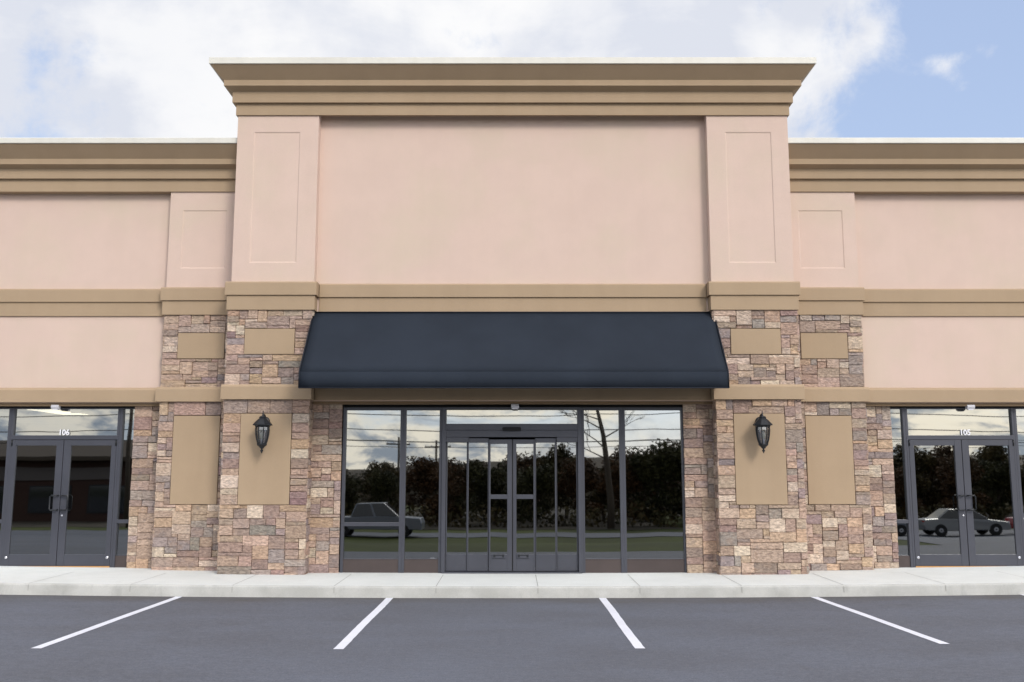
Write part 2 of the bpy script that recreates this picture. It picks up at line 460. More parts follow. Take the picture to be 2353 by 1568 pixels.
# sawn control joints in the slab, one thin dark strip each running over the nose
jb = MB()
for k in range(-9, 10):
    x = .37 + 1.49 * k
    hw = .0042
    pts = [(1.15, 1.15), ] 
    ys_ = [KF + .026, -.9, -.3, .1]
    for y0, y1 in zip(ys_[:-1], ys_[1:]):
        jb.add([(x - hw, y0, sw_z(x, y0) + .003), (x + hw, y0, sw_z(x, y0) + .003), (x + hw, y1, sw_z(x, y1) + .003), (x - hw, y1, sw_z(x, y1) + .003)], [(0, 1, 2, 3)])
    zt = sw_z(x, KF)
    jb.add([(x - hw, KF + .024, zt + .002), (x + hw, KF + .024, zt + .002), (x + hw, KF - .004, zt - .02), (x - hw, KF - .004, zt - .02), (x + hw, KF - .0075, zt - .10), (x - hw, KF - .0075, zt - .10)], [(0, 1, 2, 3), (3, 2, 4, 5)])
jo = jb.build('sidewalk_joints', M['joint']); jo['kind'] = 'structure'

# painted bay lines
bays = [((-4.86, -4.86), -1.41, -5.66, 'white bay line running from the kerb towards the far left foreground'),
        ((-1.79, -1.79), -1.41, -5.60, 'white bay line left of centre, below the pale stone pier and window'),
        ((1.31, 1.31), -1.41, -5.55, 'white bay line right of centre, in front of the dark windows'),
        ((4.39, 4.53), -1.41, -5.38, 'long slanting white bay line in front of the stone piers on the right'),
        ((7.45, 7.5), -1.39, -5.40, 'tip of a white bay line at the right edge of the photo by the kerb')]
for i, ((xt, xb), y1, y0, lab) in enumerate(bays):
    b = MB(); ny = 26
    rnd = random.Random(i)
    L = []; Rr = []
    for j in range(ny + 1):
        y = y0 + (y1 - y0) * j / ny
        x = xb + (xt - xb) * j / ny
        wob = .003 * math.sin(j * .35 + i) + rnd.uniform(-.0015, .0015)
        L.append((x - .052 + wob, y)); Rr.append((x + .052 + wob + rnd.uniform(-.002, .002), y))
    vs = [(p[0], p[1], ground_z(*p) + .004) for p in L] + [(p[0], p[1], ground_z(*p) + .004) for p in Rr]
    fs = [(j, ny + 1 + j, ny + 2 + j, j + 1) for j in range(ny)]
    b.add(vs, fs)
    tag(b.build('parking_line', M['paint']), lab, 'parking line', 'painted parking bay lines')

# ------------------------------------------------------------------ the shop building
B = empty('shop_building', (0, 0, 0))
tag(B, 'beige stucco shop building with stone piers and a taller centre block', 'shop building')

def part(name, mb, m, parent=B, **kw): return mb.build(name, m, parent, **kw)

# --- stone veneer
PAL = [((.49, .37, .295), 7), ((.43, .315, .255), 7), ((.37, .28, .235), 6), ((.31, .245, .22), 4), ((.285, .24, .235), 3),
       ((.66, .56, .455), 4), ((.53, .38, .265), 5), ((.47, .365, .28), 4), ((.35, .31, .295), 3), ((.57, .47, .385), 4), ((.27, .195, .18), 3), ((.26, .24, .245), 2)]
PAL = [c for c, k in PAL for _ in range(k)]
def stones(mb, s0, s1, z0, z1, place, rnd, holes=(), lighter=1.0, unit=.054):
    """random ashlar in the (s,z) rectangle; place(s,z,d) -> 3D with d = distance out of the wall"""
    def cuts(a, b, marks):
        ps = [a] + sorted(m for m in marks if a < m < b) + [b]; res = [a]
        for p, q in zip(ps[:-1], ps[1:]):
            k = max(1, round((q - p) / unit)); res += [p + (q - p) * i / k for i in range(1, k + 1)]
        return res
    ss = cuts(s0, s1, [h for q in holes for h in q[:2]]); zs = cuts(z0, z1, [h for q in holes for h in q[2:]])
    nx, nz = len(ss) - 1, len(zs) - 1
    occ = [[False] * nx for _ in range(nz)]
    for (a, b_, c, d) in holes:
        for j in range(nz):
            for i in range(nx):
                if a < (ss[i] + ss[i + 1]) / 2 < b_ and c < (zs[j] + zs[j + 1]) / 2 < d: occ[j][i] = True
    last = None
    for j in range(nz):
        for i in range(nx):
            if occ[j][i]: continue
            hh = rnd.choices([1, 2, 3, 4], [14, 44, 34, 6])[0]
            ww = rnd.choices([2, 3, 4, 5, 6, 7, 8, 10], [8, 10, 13, 15, 15, 13, 10, 7])[0]
            ww = max(ww, 4) if hh == 1 else max(ww, hh + 1)
            hh = min(hh, nz - j)
            run = 0
            while i + run < nx and not occ[j][i + run] and run < ww: run += 1
            rem = 0
            while i + run + rem < nx and not occ[j][i + run + rem]: rem += 1
            if rem == 1: run += 1
            for q in range(1, hh):
                if any(occ[j + q][i + r] for r in range(run)): hh = q; break
            if nz - (j + hh) == 1 and all(not occ[nz - 1][i + r] for r in range(run)): hh += 1
            for q in range(hh):
                for r in range(run): occ[j + q][i + r] = True
            a, b_, c, d = ss[i], ss[i + run], zs[j], zs[j + hh]
            g = .0012 + rnd.random() * .0018; ch = .006
            p = .014 + rnd.random() * .026
            a += g; b_ -= g; c += g; d -= g
            def jt(k=.0045): return rnd.uniform(-k, k)
            base = [place(a, c, .0), place(b_, c, .0), place(b_, d, .0), place(a, d, .0)]
            mid = [(a + jt(), c + jt()), (b_ + jt(), c + jt()), (b_ + jt(), d + jt()), (a + jt(), d + jt())]
            m1 = [place(*q, p * .62) for q in mid]
            sg = [(1, 1), (-1, 1), (-1, -1), (1, -1)]
            top = [place(q[0] + sx * ch, q[1] + sy * ch, p + jt(.005)) for q, (sx, sy) in zip(mid, sg)]
            col = rnd.choice(PAL)
            if last and rnd.random() < .12: col = last
            last = col
            k = rnd.uniform(.86, 1.16) * lighter
            col = tuple(min(1, max(.02, (x * .70 + m_ * .30) * k + rnd.uniform(-.012, .012))) for x, m_ in zip(col, (.42, .315, .26))) + (1,)
            fs = []
            for q in range(4):
                q2 = (q + 1) % 4
                fs += [(q, q2, 4 + q2, 4 + q), (4 + q, 4 + q2, 8 + q2, 8 + q)]
            fs.append((8, 9, 10, 11))
            mb.add(base + m1 + top, fs, col)

PJ = .012     # stones' mean face lies about this far behind the nominal pier plane
def pier(seed, x0, x1, yf, depth, z0, z1, panels, sides, sgn=1):
    rnd = random.Random(seed); mb = MB()
    y = yf + .03
    for bx in [(x0 + .028, x1 - .028, y, yf + depth, z0, z1)]:
        mb.box(*bx)
    mb.c = [(.19, .145, .125, 1)] * len(mb.f)
    lx, rx = x0 + .028, x1 - .028
    stones(mb, lx - .025, rx + .025, z0, z1, lambda s, z, d: (s, y - d, z), rnd, panels)
    if 'L' in sides: stones(mb, y - .02, yf + depth, z0, z1, lambda s, z, d: (lx - d, s, z), rnd)
    if 'R' in sides: stones(mb, y - .02, yf + depth, z0, z1, lambda s, z, d: (rx + d, s, z), rnd)
    o = part('stone_pier', mb, M['stone'], attr='stone_color')
    for (a, b_, c, d) in panels:
        pm = MB().box(a + .006, b_ - .006, yf - .004, y + .05, c + .006, d - .006)
        pm.build('stucco_panel', M['tan'], o, bevel=.005)
    return o
TOWER_PANELS = [(3.62, 4.465, 1.30, 2.786), (3.615, 4.455, 3.758, 4.196)]
WING_PANELS = [(4.945, 5.74, 1.292, 2.781), (4.925, 5.735, 3.746, 4.197)]
def mir(h): return [(-b_, -a, c, d) for a, b_, c, d in h]
# centre block piers: lower and upper stone in one shaft either side of the belt
for sgn, seed in ((-1, 21), (1, 34)):
    f = (lambda a, b_: (a, b_)) if sgn > 0 else (lambda a, b_: (-b_, -a))
    TP = TOWER_PANELS if sgn > 0 else mir(TOWER_PANELS)
    WP = WING_PANELS if sgn > 0 else mir(WING_PANELS)
    inner, outer = ('L', 'R') if sgn > 0 else ('R', 'L')
    x0, x1 = f(3.335, 4.755)
    pier(seed, x0, x1, 0, .62, -.05, 3.02, TP[:1], inner + outer)
    x0, x1 = f(3.335, 4.755)
    pier(seed + 1, x0, x1, 0, .62, 3.22, 4.51, TP[1:], inner + outer)
    x0, x1 = f(4.72, 5.995)
    pier(seed + 2, x0, x1, .5, .45, -.05, 3.02, WP[:1], outer)
    pier(seed + 3, x0, x1, .5, .30, 3.22, 4.51, WP[1:], outer)
    # set-back stone returns beside the shop fronts
    for (a, b_, yy, dp, sd) in ((2.85, 3.40, .30, .3, 5), (5.93, 6.505, .74, .3, 6)):
        q0, q1 = f(a, b_)
        rnd = random.Random(seed + sd); mb = MB().box(q0 + .01, q1 - .01, yy + .03, yy + dp, -.05, 2.985)
        mb.c = [(.19, .145, .125, 1)] * len(mb.f)
        stones(mb, q0, q1, -.05, 2.985, lambda s, z, d: (s, yy + .03 - d, z), rnd)
        part('stone_jamb', mb, M['stone'], attr='stone_color')

# --- stucco walls
def recessed(mb, x0, x1, yf, yb, z0, z1, hx0, hx1, hz0, hz1, d=.011, s=.011):
    """block with a shallow sunk panel in its face"""
    vs = [(x0, yf, z0), (x1, yf, z0), (x1, yf, z1), (x0, yf, z1), (hx0, yf, hz0), (hx1, yf, hz0), (hx1, yf, hz1), (hx0, yf, hz1),
          (hx0 + s, yf + d, hz0 + s), (hx1 - s, yf + d, hz0 + s), (hx1 - s, yf + d, hz1 - s), (hx0 + s, yf + d, hz1 - s),
          (x0, yb, z0), (x1, yb, z0), (x1, yb, z1), (x0, yb, z1)]
    fs = [(0, 1, 5, 4), (1, 2, 6, 5), (2, 3, 7, 6), (3, 0, 4, 7), (4, 5, 9, 8), (5, 6, 10, 9), (6, 7, 11, 10), (7, 4, 8, 11), (8, 9, 10, 11),
          (0, 3, 15, 12), (1, 13, 14, 2), (3, 2, 14, 15), (0, 12, 13, 1), (12, 15, 14, 13)]
    return mb.add(vs, fs)
part('wall', MB().box(-3.36, 3.36, .20, .45, 3.0, 8.3), M['pink'])
for sgn in (-1, 1):
    f = (lambda a, b_: (a, b_)) if sgn > 0 else (lambda a, b_: (-b_, -a))
    a = f(3.325, 4.715); h = f(3.64, 4.425)
    part('pilaster', recessed(MB(), a[0], a[1], .02, .6, 4.49, 8.3, h[0], h[1], 5.32, 7.60), M['pink'], bevel=.006)
    a = f(4.45, 4.712)
    part('wall', MB().box(a[0], a[1], .602, 13, 3.0, 8.3), M['pink'])
    a = f(4.713, 17)
    part('wall', MB().box(a[0], a[1], .65, .9, 3.0, 7.2), M['pink'])
    a = f(4.716, 5.985); h = f(4.985, 5.755)
    part('pilaster', recessed(MB(), a[0], a[1], .52, .649, 4.49, 6.96, h[0], h[1], 5.33, 6.36), M['pink'], bevel=.006)
    # wing parapet behind the cornice and the roof deck
    a = f(4.714, 17)
    part('roof', MB().box(a[0], a[1], .9, 13, 6.7, 6.9), M['roofing'])
part('roof', MB().box(-4.44, 4.44, .46, 12.9, 7.7, 7.9), M['roofing'])
part('rear_wall', MB().box(-17, 17, 13.02, 13.3, 0, 8.0), M['pink'])

# --- cornices
def cornice_pieces(levels, sweep):
    for (nm, m, prof) in levels: sweep(nm, m, prof)
def u_sweep(hx, yf, yb, name, m, prof, parent=B):
    """prof: closed list of (overhang, z); mitred round the front and both sides of a block"""
    n = len(prof); mb = MB(); vs = []
    for (o, z) in prof:
        vs += [(-hx - o, yb, z), (-hx - o, yf - o, z), (hx + o, yf - o, z), (hx + o, yb, z)]
    fs = []
    for i in range(n):
        k = (i + 1) % n
        for s in range(3): fs.append((i * 4 + s, i * 4 + s + 1, k * 4 + s + 1, k * 4 + s))
    fs.append(tuple(i * 4 for i in range(n))); fs.append(tuple(i * 4 + 3 for i in range(n))[::-1])
    return mb.add(vs, fs).build(name, m, parent)
TC = [(-.02, 7.90), (.03, 7.90), (.03, 8.105), (.085, 8.112), (.085, 8.30), (.205, 8.355), (.205, 8.455), (.395, 8.655), (.395, 8.665), (-.02, 8.665)]
TC = [(-.02, 7.895), (.03, 7.895), (.03, 8.10), (.085, 8.10), (.085, 8.292), (.205, 8.352), (.205, 8.452), (.39, 8.652), (-.02, 8.652)]
cor = u_sweep(4.715, .02, 3.5, 'cornice', M['tan'], TC)
u_sweep(4.715, .02, 3.5, 'coping', M['cap'], [(.05, 8.655), (.402, 8.655), (.410, 8.662), (.410, 8.765), (.37, 8.785), (.05, 8.80)], cor)
WC = [(.66, 6.692), (.492, 6.692), (.492, 6.912), (.437, 6.912), (.437, 7.088), (.318, 7.132), (.318, 7.228), (.135, 7.436), (.66, 7.436)]
for sgn in (-1, 1):
    a = (4.716, 17.2) if sgn > 0 else (-17.2, -4.716)
    c = part('cornice', MB().extrude_x(WC, *a), M['tan'])
    MB().extrude_x([(.60, 7.439), (.123, 7.439), (.115, 7.446), (.115, 7.53), (.15, 7.55), (.60, 7.565)], *a).build('coping', M['cap'], c)

# --- belt courses: two stepped fasciae above, one sloped-top belt below
def belt_prof(yf, yb, kind):
    if kind == 'upper':
        return [(yb, 4.505), (yf + .028, 4.505), (yf + .028, 4.750), (yf, 4.750), (yf, 4.962), (yf + .03, 4.985), (yb, 4.995)]
    return [(yb, 3.012), (yf, 3.012), (yf, 3.222), (yf + .045, 3.262), (yb, 3.270)]
for kind in ('upper', 'lower'):
    part('belt_course', MB().extrude_x(belt_prof(.142, .21, kind), -3.26 if kind == 'upper' else -3.29, 3.26 if kind == 'upper' else 3.29), M['tan'], bevel=.004)
    for sgn in (-1, 1):
        f = (lambda a, b_: (a, b_)) if sgn > 0 else (lambda a, b_: (-b_, -a))
        def blk(a, b_, yf, yb, dx):
            a, b_ = f(a, b_)
            if kind == 'upper':
                mb = MB().extrude_x([(yb, 4.752), (yf, 4.752), (yf, 4.962), (yf + .03, 4.985), (yb, 4.990)], a, b_)
                mb.extrude_x([(yb, 4.505), (yf + .028, 4.505), (yf + .028, 4.75), (yb, 4.75)], a + .03, b_ - .03)
            else:
                mb = MB().extrude_x(belt_prof(yf, yb, kind), a, b_)
            return mb
        part('belt_course', blk(3.27 if kind == 'upper' else 3.30, 4.795, -.055, .6, .03), M['tan'], bevel=.004)
        part('belt_course', blk(4.80, 6.05, .445, .66, .03), M['tan'], bevel=.004)
        a = f(6.055, 17)
        part('belt_course', MB().extrude_x(belt_prof(.592, .66, kind), *a), M['tan'], bevel=.004)
# soffits over the recessed shop fronts
part('soffit', MB().box(-3.33, 3.33, .205, .60, 2.955, 2.998), M['soffit'])
for sgn in (-1, 1):
    a = (6.0, 17) if sgn > 0 else (-17, -6.0)
    part('soffit', MB().box(a[0], a[1], .655, 1.05, 2.955, 2.998), M['soffit'])

# --- shop fronts
FZ = .185
TILT = -.0052
prnd = random.Random(5)
def pane(x0, x1, z0, z1, y, parent, tilt=True):
    """one sheet of tinted glass, a hair out of plumb as set glass is"""
    t = (z1 - z0) * TILT * .5 * (1 + prnd.uniform(-.04, .04)) if tilt else 0
    s = (x1 - x0) * prnd.uniform(-.0006, .0006)
    th = .006
    vs = [(x0, y + t - s, z0), (x1, y + t + s, z0), (x1, y - t + s, z1), (x0, y - t - s, z1)]
    vs += [(p[0], p[1] + th, p[2]) for p in vs]
    mb = MB().add(vs, [(0, 1, 2, 3)])
    return mb.build('pane', M['glass'], parent)
# centre window wall
gy = .40
def bars(specs, y0, y1):
    mb = MB()
    for (x0, x1, z0, z1) in specs: mb.box(x0, x1, y0, y1, z0, z1)
    return mb
W0, W1 = -2.84, 2.875
def window_part(x0, x1, z0, z1, gy, splits=(), name='window', base=None, parent=B, fw=.05, head=.055):
    """frame with its panes; splits = heights of cross bars"""
    yf, yb = gy - .05, gy + .06
    sp = [(x0, x0 + fw, z0, z1), (x1 - fw, x1, z0, z1)]
    zb = z0 + (base or .05)
    sp += [(x0 + fw, x1 - fw, z1 - head, z1)]
    levels = [zb] + list(splits) + [z1 - head]
    mb = bars(sp, yf, yb)
    for s in splits: mb.box(x0 + fw, x1 - fw, yf + .002, yb - .01, s - .03, s + .03)
    mb.box(x0 + fw, x1 - fw, yf + .026, yb - .004, zb - .012, zb)
    o = mb.build(name, M['frame'], parent, bevel=.003)
    MB().box(x0 + fw, x1 - fw, yf + .018, yb - .012, z0, zb - .0125).build('base_panel', M['base_panel'], o)
    for i, (a, b_) in enumerate(zip(levels[:-1], levels[1:])):
        a2 = a + (.03 if i > 0 else 0); b2 = b_ - (.03 if i < len(levels) - 2 else 0)
        pane(x0 + fw - .004, x1 - fw + .004, a2 - .004, b2 + .004, gy, o)
    return o
ZT = 2.908
ZW = 2.936
part('head_shade_strip', MB().box(W0, W1, gy - .015, gy + .08, ZT + .001, 2.954), M['rubber'])  # black strip standing in for the shade between soffit and window head
window_part(W0, -1.83, FZ, ZT, gy, (.975,), base=.235, head=.045)
window_part(-1.829, -1.179, FZ, ZT, gy, (), base=.235, head=.045, fw=.045)
window_part(1.151, 1.83, FZ, ZT, gy, (), base=.235, head=.045, fw=.045)
window_part(1.831, W1, FZ, ZT, gy, (), base=.235, head=.045)

# centre automatic sliding door
yd = .33
mb = bars([(-1.178, -1.112, FZ, ZT), (1.084, 1.150, FZ, ZT), (-1.112, 1.084, 2.87, ZT)], yd - .02, yd + .13)
mb.box(-1.112, 1.084, yd - .035, yd + .10, 2.525, 2.63)           # operator header, upper face
mb.box(-1.112, 1.084, yd - .022, yd + .10, 2.408, 2.523)         # and its lower cover
mb.box(-1.112, -.735, yd - .012, yd + .09, 2.325, 2.407); mb.box(.735, 1.084, yd - .012, yd + .09, 2.325, 2.407)
mb.box(-1.16, 1.13, yd - .05, yd + .10, FZ - .035, FZ + .028)       # track at the floor
door = mb.build('automatic_door', M['frame'], B, bevel=.004)
pane(-1.116, 1.088, 2.63, 2.872, yd + .06, door)
def leaf(x0, x1, y, fl, fr_, top, mid=False, lock=False):
    """one glazed leaf: stiles, rails"""
    z0, z1 = .222, top + .075
    mb = MB().box(x0, x0 + fl, y, y + .045, z0, z1).box(x1 - fr_, x1, y, y + .045, z0, z1)
    mb.box(x0 + fl, x1 - fr_, y + .002, y + .043, top, z1 - .001).box(x0 + fl, x1 - fr_, y + .002, y + .043, z0, .493)
    if mid: mb.box(x0 + fl, x1 - fr_, y + .004, y + .041, 1.39, 1.462)
    o = mb.build('leaf', M['frame'], door, bevel=.003)
    if mid:
        pz = ((.493, 1.39), (1.462, top))
    else: pz = ((.493, top),)
    for a, b_ in pz: pane(x0 + fl - .003, x1 - fr_ + .003, a - .003, b_ + .003, y + .02, door)
    return o
leaf(-1.108, -.755, yd + .035, .02, .012, 2.33)
leaf(-.752, -.398, yd + .012, .02, .014, 2.318)
leaf(-.392, -.012, yd - .012, .024, .078, 2.296, mid=True)
leaf(.006, .368, yd - .012, .056, .022, 2.296, mid=True)
leaf(.374, .722, yd + .012, .014, .02, 2.318)
leaf(.726, 1.080, yd + .035, .012, .02, 2.33)
MB().box(-.012, .006, yd - .004, yd + .03, .222, 2.37).build('meeting_seal', M['rubber'], door)
MB().box(-.165, .135, yd - .075, yd - .034, 2.512, 2.572).build('motion_sensor', M['rubber'], door, bevel=.006)
for x in (-.228, .172):
    mb = MB().box(x - .105, x + .105, yd - .03, yd - .011, .432, .496)
    o = mb.build('door_lock', M['frame'], door, bevel=.003)
    o2 = MB().box(x - .088, x - .055, yd - .034, yd - .0295, .445, .492).box(x + .055, x + .088, yd - .034, yd - .0295, .445, .492).box(x - .055, x + .055, yd - .032, yd - .0295, .472, .488)
    o2.build('door_lock', M['black'], door)

# wing shop fronts with a pair of swing doors each
def digits(txt, x, y, z, size, parent):
    cu = bpy.data.curves.new('unit_number', 'FONT'); cu.body = txt; cu.size = size; cu.align_x = 'CENTER'; cu.extrude = .0015; cu.offset = .0035
    tmp = bpy.data.objects.new('tmp_text', cu); COL.objects.link(tmp)
    dg = bpy.context.evaluated_depsgraph_get(); dg.update()
    me = bpy.data.meshes.new_from_object(tmp.evaluated_get(dg)); COL.objects.unlink(tmp); bpy.data.objects.remove(tmp)
    me.materials.clear(); me.materials.append(M['white'])
    o = bpy.data.objects.new('unit_number', me); COL.objects.link(o); o.parent = parent
    o.location = (x, y, z); o.rotation_euler = (R(90), 0, 0)
    return o
gw = .86
for sgn, num in ((-1, '106'), (1, '105')):
    f = (lambda a, b_: (a, b_)) if sgn > 0 else (lambda a, b_: (-b_, -a))
    zf = .205
    # side lights
    a = f(6.47, 10.9); part('head_shade_strip', MB().box(a[0], a[1], gw - .015, gw + .08, ZW + .001, 2.954), M['rubber'])  # same painted shade: a black strip under the wing soffit
    a = f(6.47, 6.77)
    window_part(a[0], a[1], zf, ZW, gw, (1.0,), base=.235, head=.02, fw=.045)
    a = f(8.645, 9.75)
    window_part(a[0], a[1], zf, ZW, gw, (1.0,), base=.235, head=.02, fw=.045)
    a = f(9.751, 10.9)
    window_part(a[0], a[1], zf, ZW, gw, (1.0,), base=.235, head=.02, fw=.045)
    part('wall', MB().box(*f(10.92, 17), .72, 1.0, 0, 2.95), M['tan'])
    # transom window over the doors
    x0, x1 = f(6.771, 8.644)
    yf, yb = gw - .05, gw + .06
    mb = bars([(x0, x0 + .04, 2.46, ZW), (x1 - .04, x1, 2.46, ZW), (x0 + .04, x1 - .04, ZW - .02, ZW), (x0, x1, 2.385, 2.459)], yf, yb)
    tr = mb.build('transom_window', M['frame'], B, bevel=.003)
    pane(x0 + .036, x1 - .036, 2.456, ZW - .017, gw, tr)
    digits(num, -7.735 if sgn < 0 else 7.80, gw - .022, 2.468, .128, tr)
    # door frame posts
    for q in (x0, x1 - .036): part('door_post', bars([(q, q + .036, zf, 2.384)], yf, yb), M['frame'], bevel=.003)
    c = 7.711 * sgn
    for k in (-1, 1):
        # one swing leaf
        q0, q1 = (x0 + .038, c - .005) if k < 0 else (c + .005, x1 - .038)
        z0, z1 = .262, 2.378
        so_, si = .082, .118
        sl_, sr_ = (so_, si) if k < 0 else (si, so_)
        mb = MB().box(q0, q0 + sl_, yf - .004, yf + .042, z0, z1).box(q1 - sr_, q1, yf - .004, yf + .042, z0, z1)
        mb.box(q0 + sl_, q1 - sr_, yf - .002, yf + .040, 2.285, z1 - .001).box(q0 + sl_, q1 - sr_, yf - .002, yf + .040, z0, .452)
        d = mb.build('entrance_door', M['frame'], B, bevel=.003)
        pane(q0 + sl_ - .003, q1 - sr_ + .003, .449, 2.288, yf + .02, d)
        hx = c + k * .035; ex = c + k * .15
        pts = [(hx, yf - .004, 1.435), (hx, yf - .05, 1.435), (hx + k * .012, yf - .06, 1.437), (ex - k * .02, yf - .062, 1.437), (ex, yf - .062, 1.42), (ex, yf - .062, 1.21), (ex - k * .02, yf - .062, 1.193), (hx + k * .012, yf - .06, 1.193), (hx, yf - .05, 1.195), (hx, yf - .004, 1.195)]
        MB().tube(pts, .0125, 8).build('handle', M['black'], d, smooth=True)
        px = q0 + .045 if k < 0 else q1 - .045
        MB().lathe([(.0, .0), (.022, .0), (.022, .012), (.012, .018), (.0, .018)], 12).build('bottom_pivot', M['steel'], d, loc=(px, yf - .004, .40)).rotation_euler = (R(90), 0, 0)
        px = q0 + .004 if k < 0 else q1 - .004
        MB().tube([(px, yf - .008, 2.28), (px, yf - .008, 2.38)], .013, 8).build('hinge', M['black'], d, smooth=True)
    if sgn: MB().lathe([(.0, 0), (.016, 0), (.016, .01), (.0, .012)], 12).build('lock_cylinder', M['steel'], d, loc=(c + (.05 if sgn < 0 else -.05), yf - .004, 1.10)).rotation_euler = (R(90), 0, 0)
    part('threshold', MB().box(x0 + .037, x1 - .037, yf - .01, yb, .2, .258), M['wood'], bevel=.003)

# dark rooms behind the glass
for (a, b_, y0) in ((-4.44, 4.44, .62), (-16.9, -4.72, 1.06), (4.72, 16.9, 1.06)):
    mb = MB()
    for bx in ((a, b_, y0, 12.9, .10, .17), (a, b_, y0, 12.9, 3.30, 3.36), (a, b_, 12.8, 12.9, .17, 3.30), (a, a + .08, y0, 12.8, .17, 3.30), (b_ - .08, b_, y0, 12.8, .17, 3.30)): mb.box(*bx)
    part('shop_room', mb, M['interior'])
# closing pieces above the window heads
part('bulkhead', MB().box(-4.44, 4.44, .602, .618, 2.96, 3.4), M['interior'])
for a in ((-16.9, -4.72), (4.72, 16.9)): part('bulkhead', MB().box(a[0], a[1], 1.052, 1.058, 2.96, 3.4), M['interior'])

# ------------------------------------------------------------------ awning
A = empty('awning', (.018, 0, 0)); tag(A, 'wide navy canvas awning with plain valance over the centre shop front', 'awning')
ax, ay0, ay1, az0, az1, av = 3.362, .135, -.80, 4.485, 3.392, 3.13
nx, nyy = 40, 10
def aw(i, j):
    x = -ax + 2 * ax * i / nx; t = j / nyy
    sag = -.010 * math.sin(math.pi * t) * (.65 + .35 * abs(math.cos(math.pi * 6 * i / nx)))
    return Vector((x, ay0 + (ay1 - ay0) * t + sag * -.6, az0 + (az1 - az0) * t + sag))
mb = MB(); vs = [aw(i, j) for j in range(nyy + 1) for i in range(nx + 1)]
mb.add(vs, [(j * (nx + 1) + i, (j + 1) * (nx + 1) + i, (j + 1) * (nx + 1) + i + 1, j * (nx + 1) + i + 1) for j in range(nyy) for i in range(nx)])
o = mb.build('canopy', M['awning'], A, smooth=True); sm = o.modifiers.new('thickness', 'SOLIDIFY'); sm.thickness = .006
for s in (-1, 1):
    x = s * (ax - .002)
    o = MB().add([(x, ay0, az0), (x, ay1, az1), (x, ay1, av), (x, -.07, av + .14), (x, ay0, av + .2)], [(0, 1, 2, 3, 4)]).build('side_panel', M['awning'], A)
    sm = o.modifiers.new('thickness', 'SOLIDIFY'); sm.thickness = .005; sm.offset = 0
mb = MB(); vs = []
for j, z in enumerate((az1 - .004, (az1 + av) / 2, av)):
    for i in range(nx + 1):
        x = -ax + 2 * ax * i / nx
        vs.append((x, ay1 - .006 - .004 * j * (1 + math.sin(i * 1.3) * .4), z + (random.uniform(-.002, .002) if j == 2 else 0)))
mb.add(vs, [(j * (nx + 1) + i, (j + 1) * (nx + 1) + i, (j + 1) * (nx + 1) + i + 1, j * (nx + 1) + i + 1) for j in range(2) for i in range(nx)])
o = mb.build('valance', M['awning'], A, smooth=True); sm = o.modifiers.new('thickness', 'SOLIDIFY'); sm.thickness = .005
mb = MB()
for s in (-1, 1):
    x = s * ax
    mb.tube([(x, ay0 - .01, az0), (x, ay1 - .008, az1), (x, ay1 - .016, av)], .010, 6)
mb.tube([(-ax, ay1 - .016, av), (ax, ay1 - .016, av)], .010, 6)
mb.tube([(-ax, ay0 - .012, az0 + .004), (ax, ay0 - .012, az0 + .004)], .012, 6)
mb.build('piping', M['piping'], A, smooth=True)
mb = MB()
for x in (-3.3, -1.65, 0, 1.65, 3.3):
    mb.tube([(x, .13, az0 - .03), (x, ay1 + .03, az1 - .03), (x, ay1 + .03, av + .11), (x, .13, av + .11)], .016, 6)
mb.tube([(-3.3, ay1 + .03, av + .11), (3.3, ay1 + .03, av + .11)], .016, 6)
mb.build('frame', M['black'], A, smooth=True)

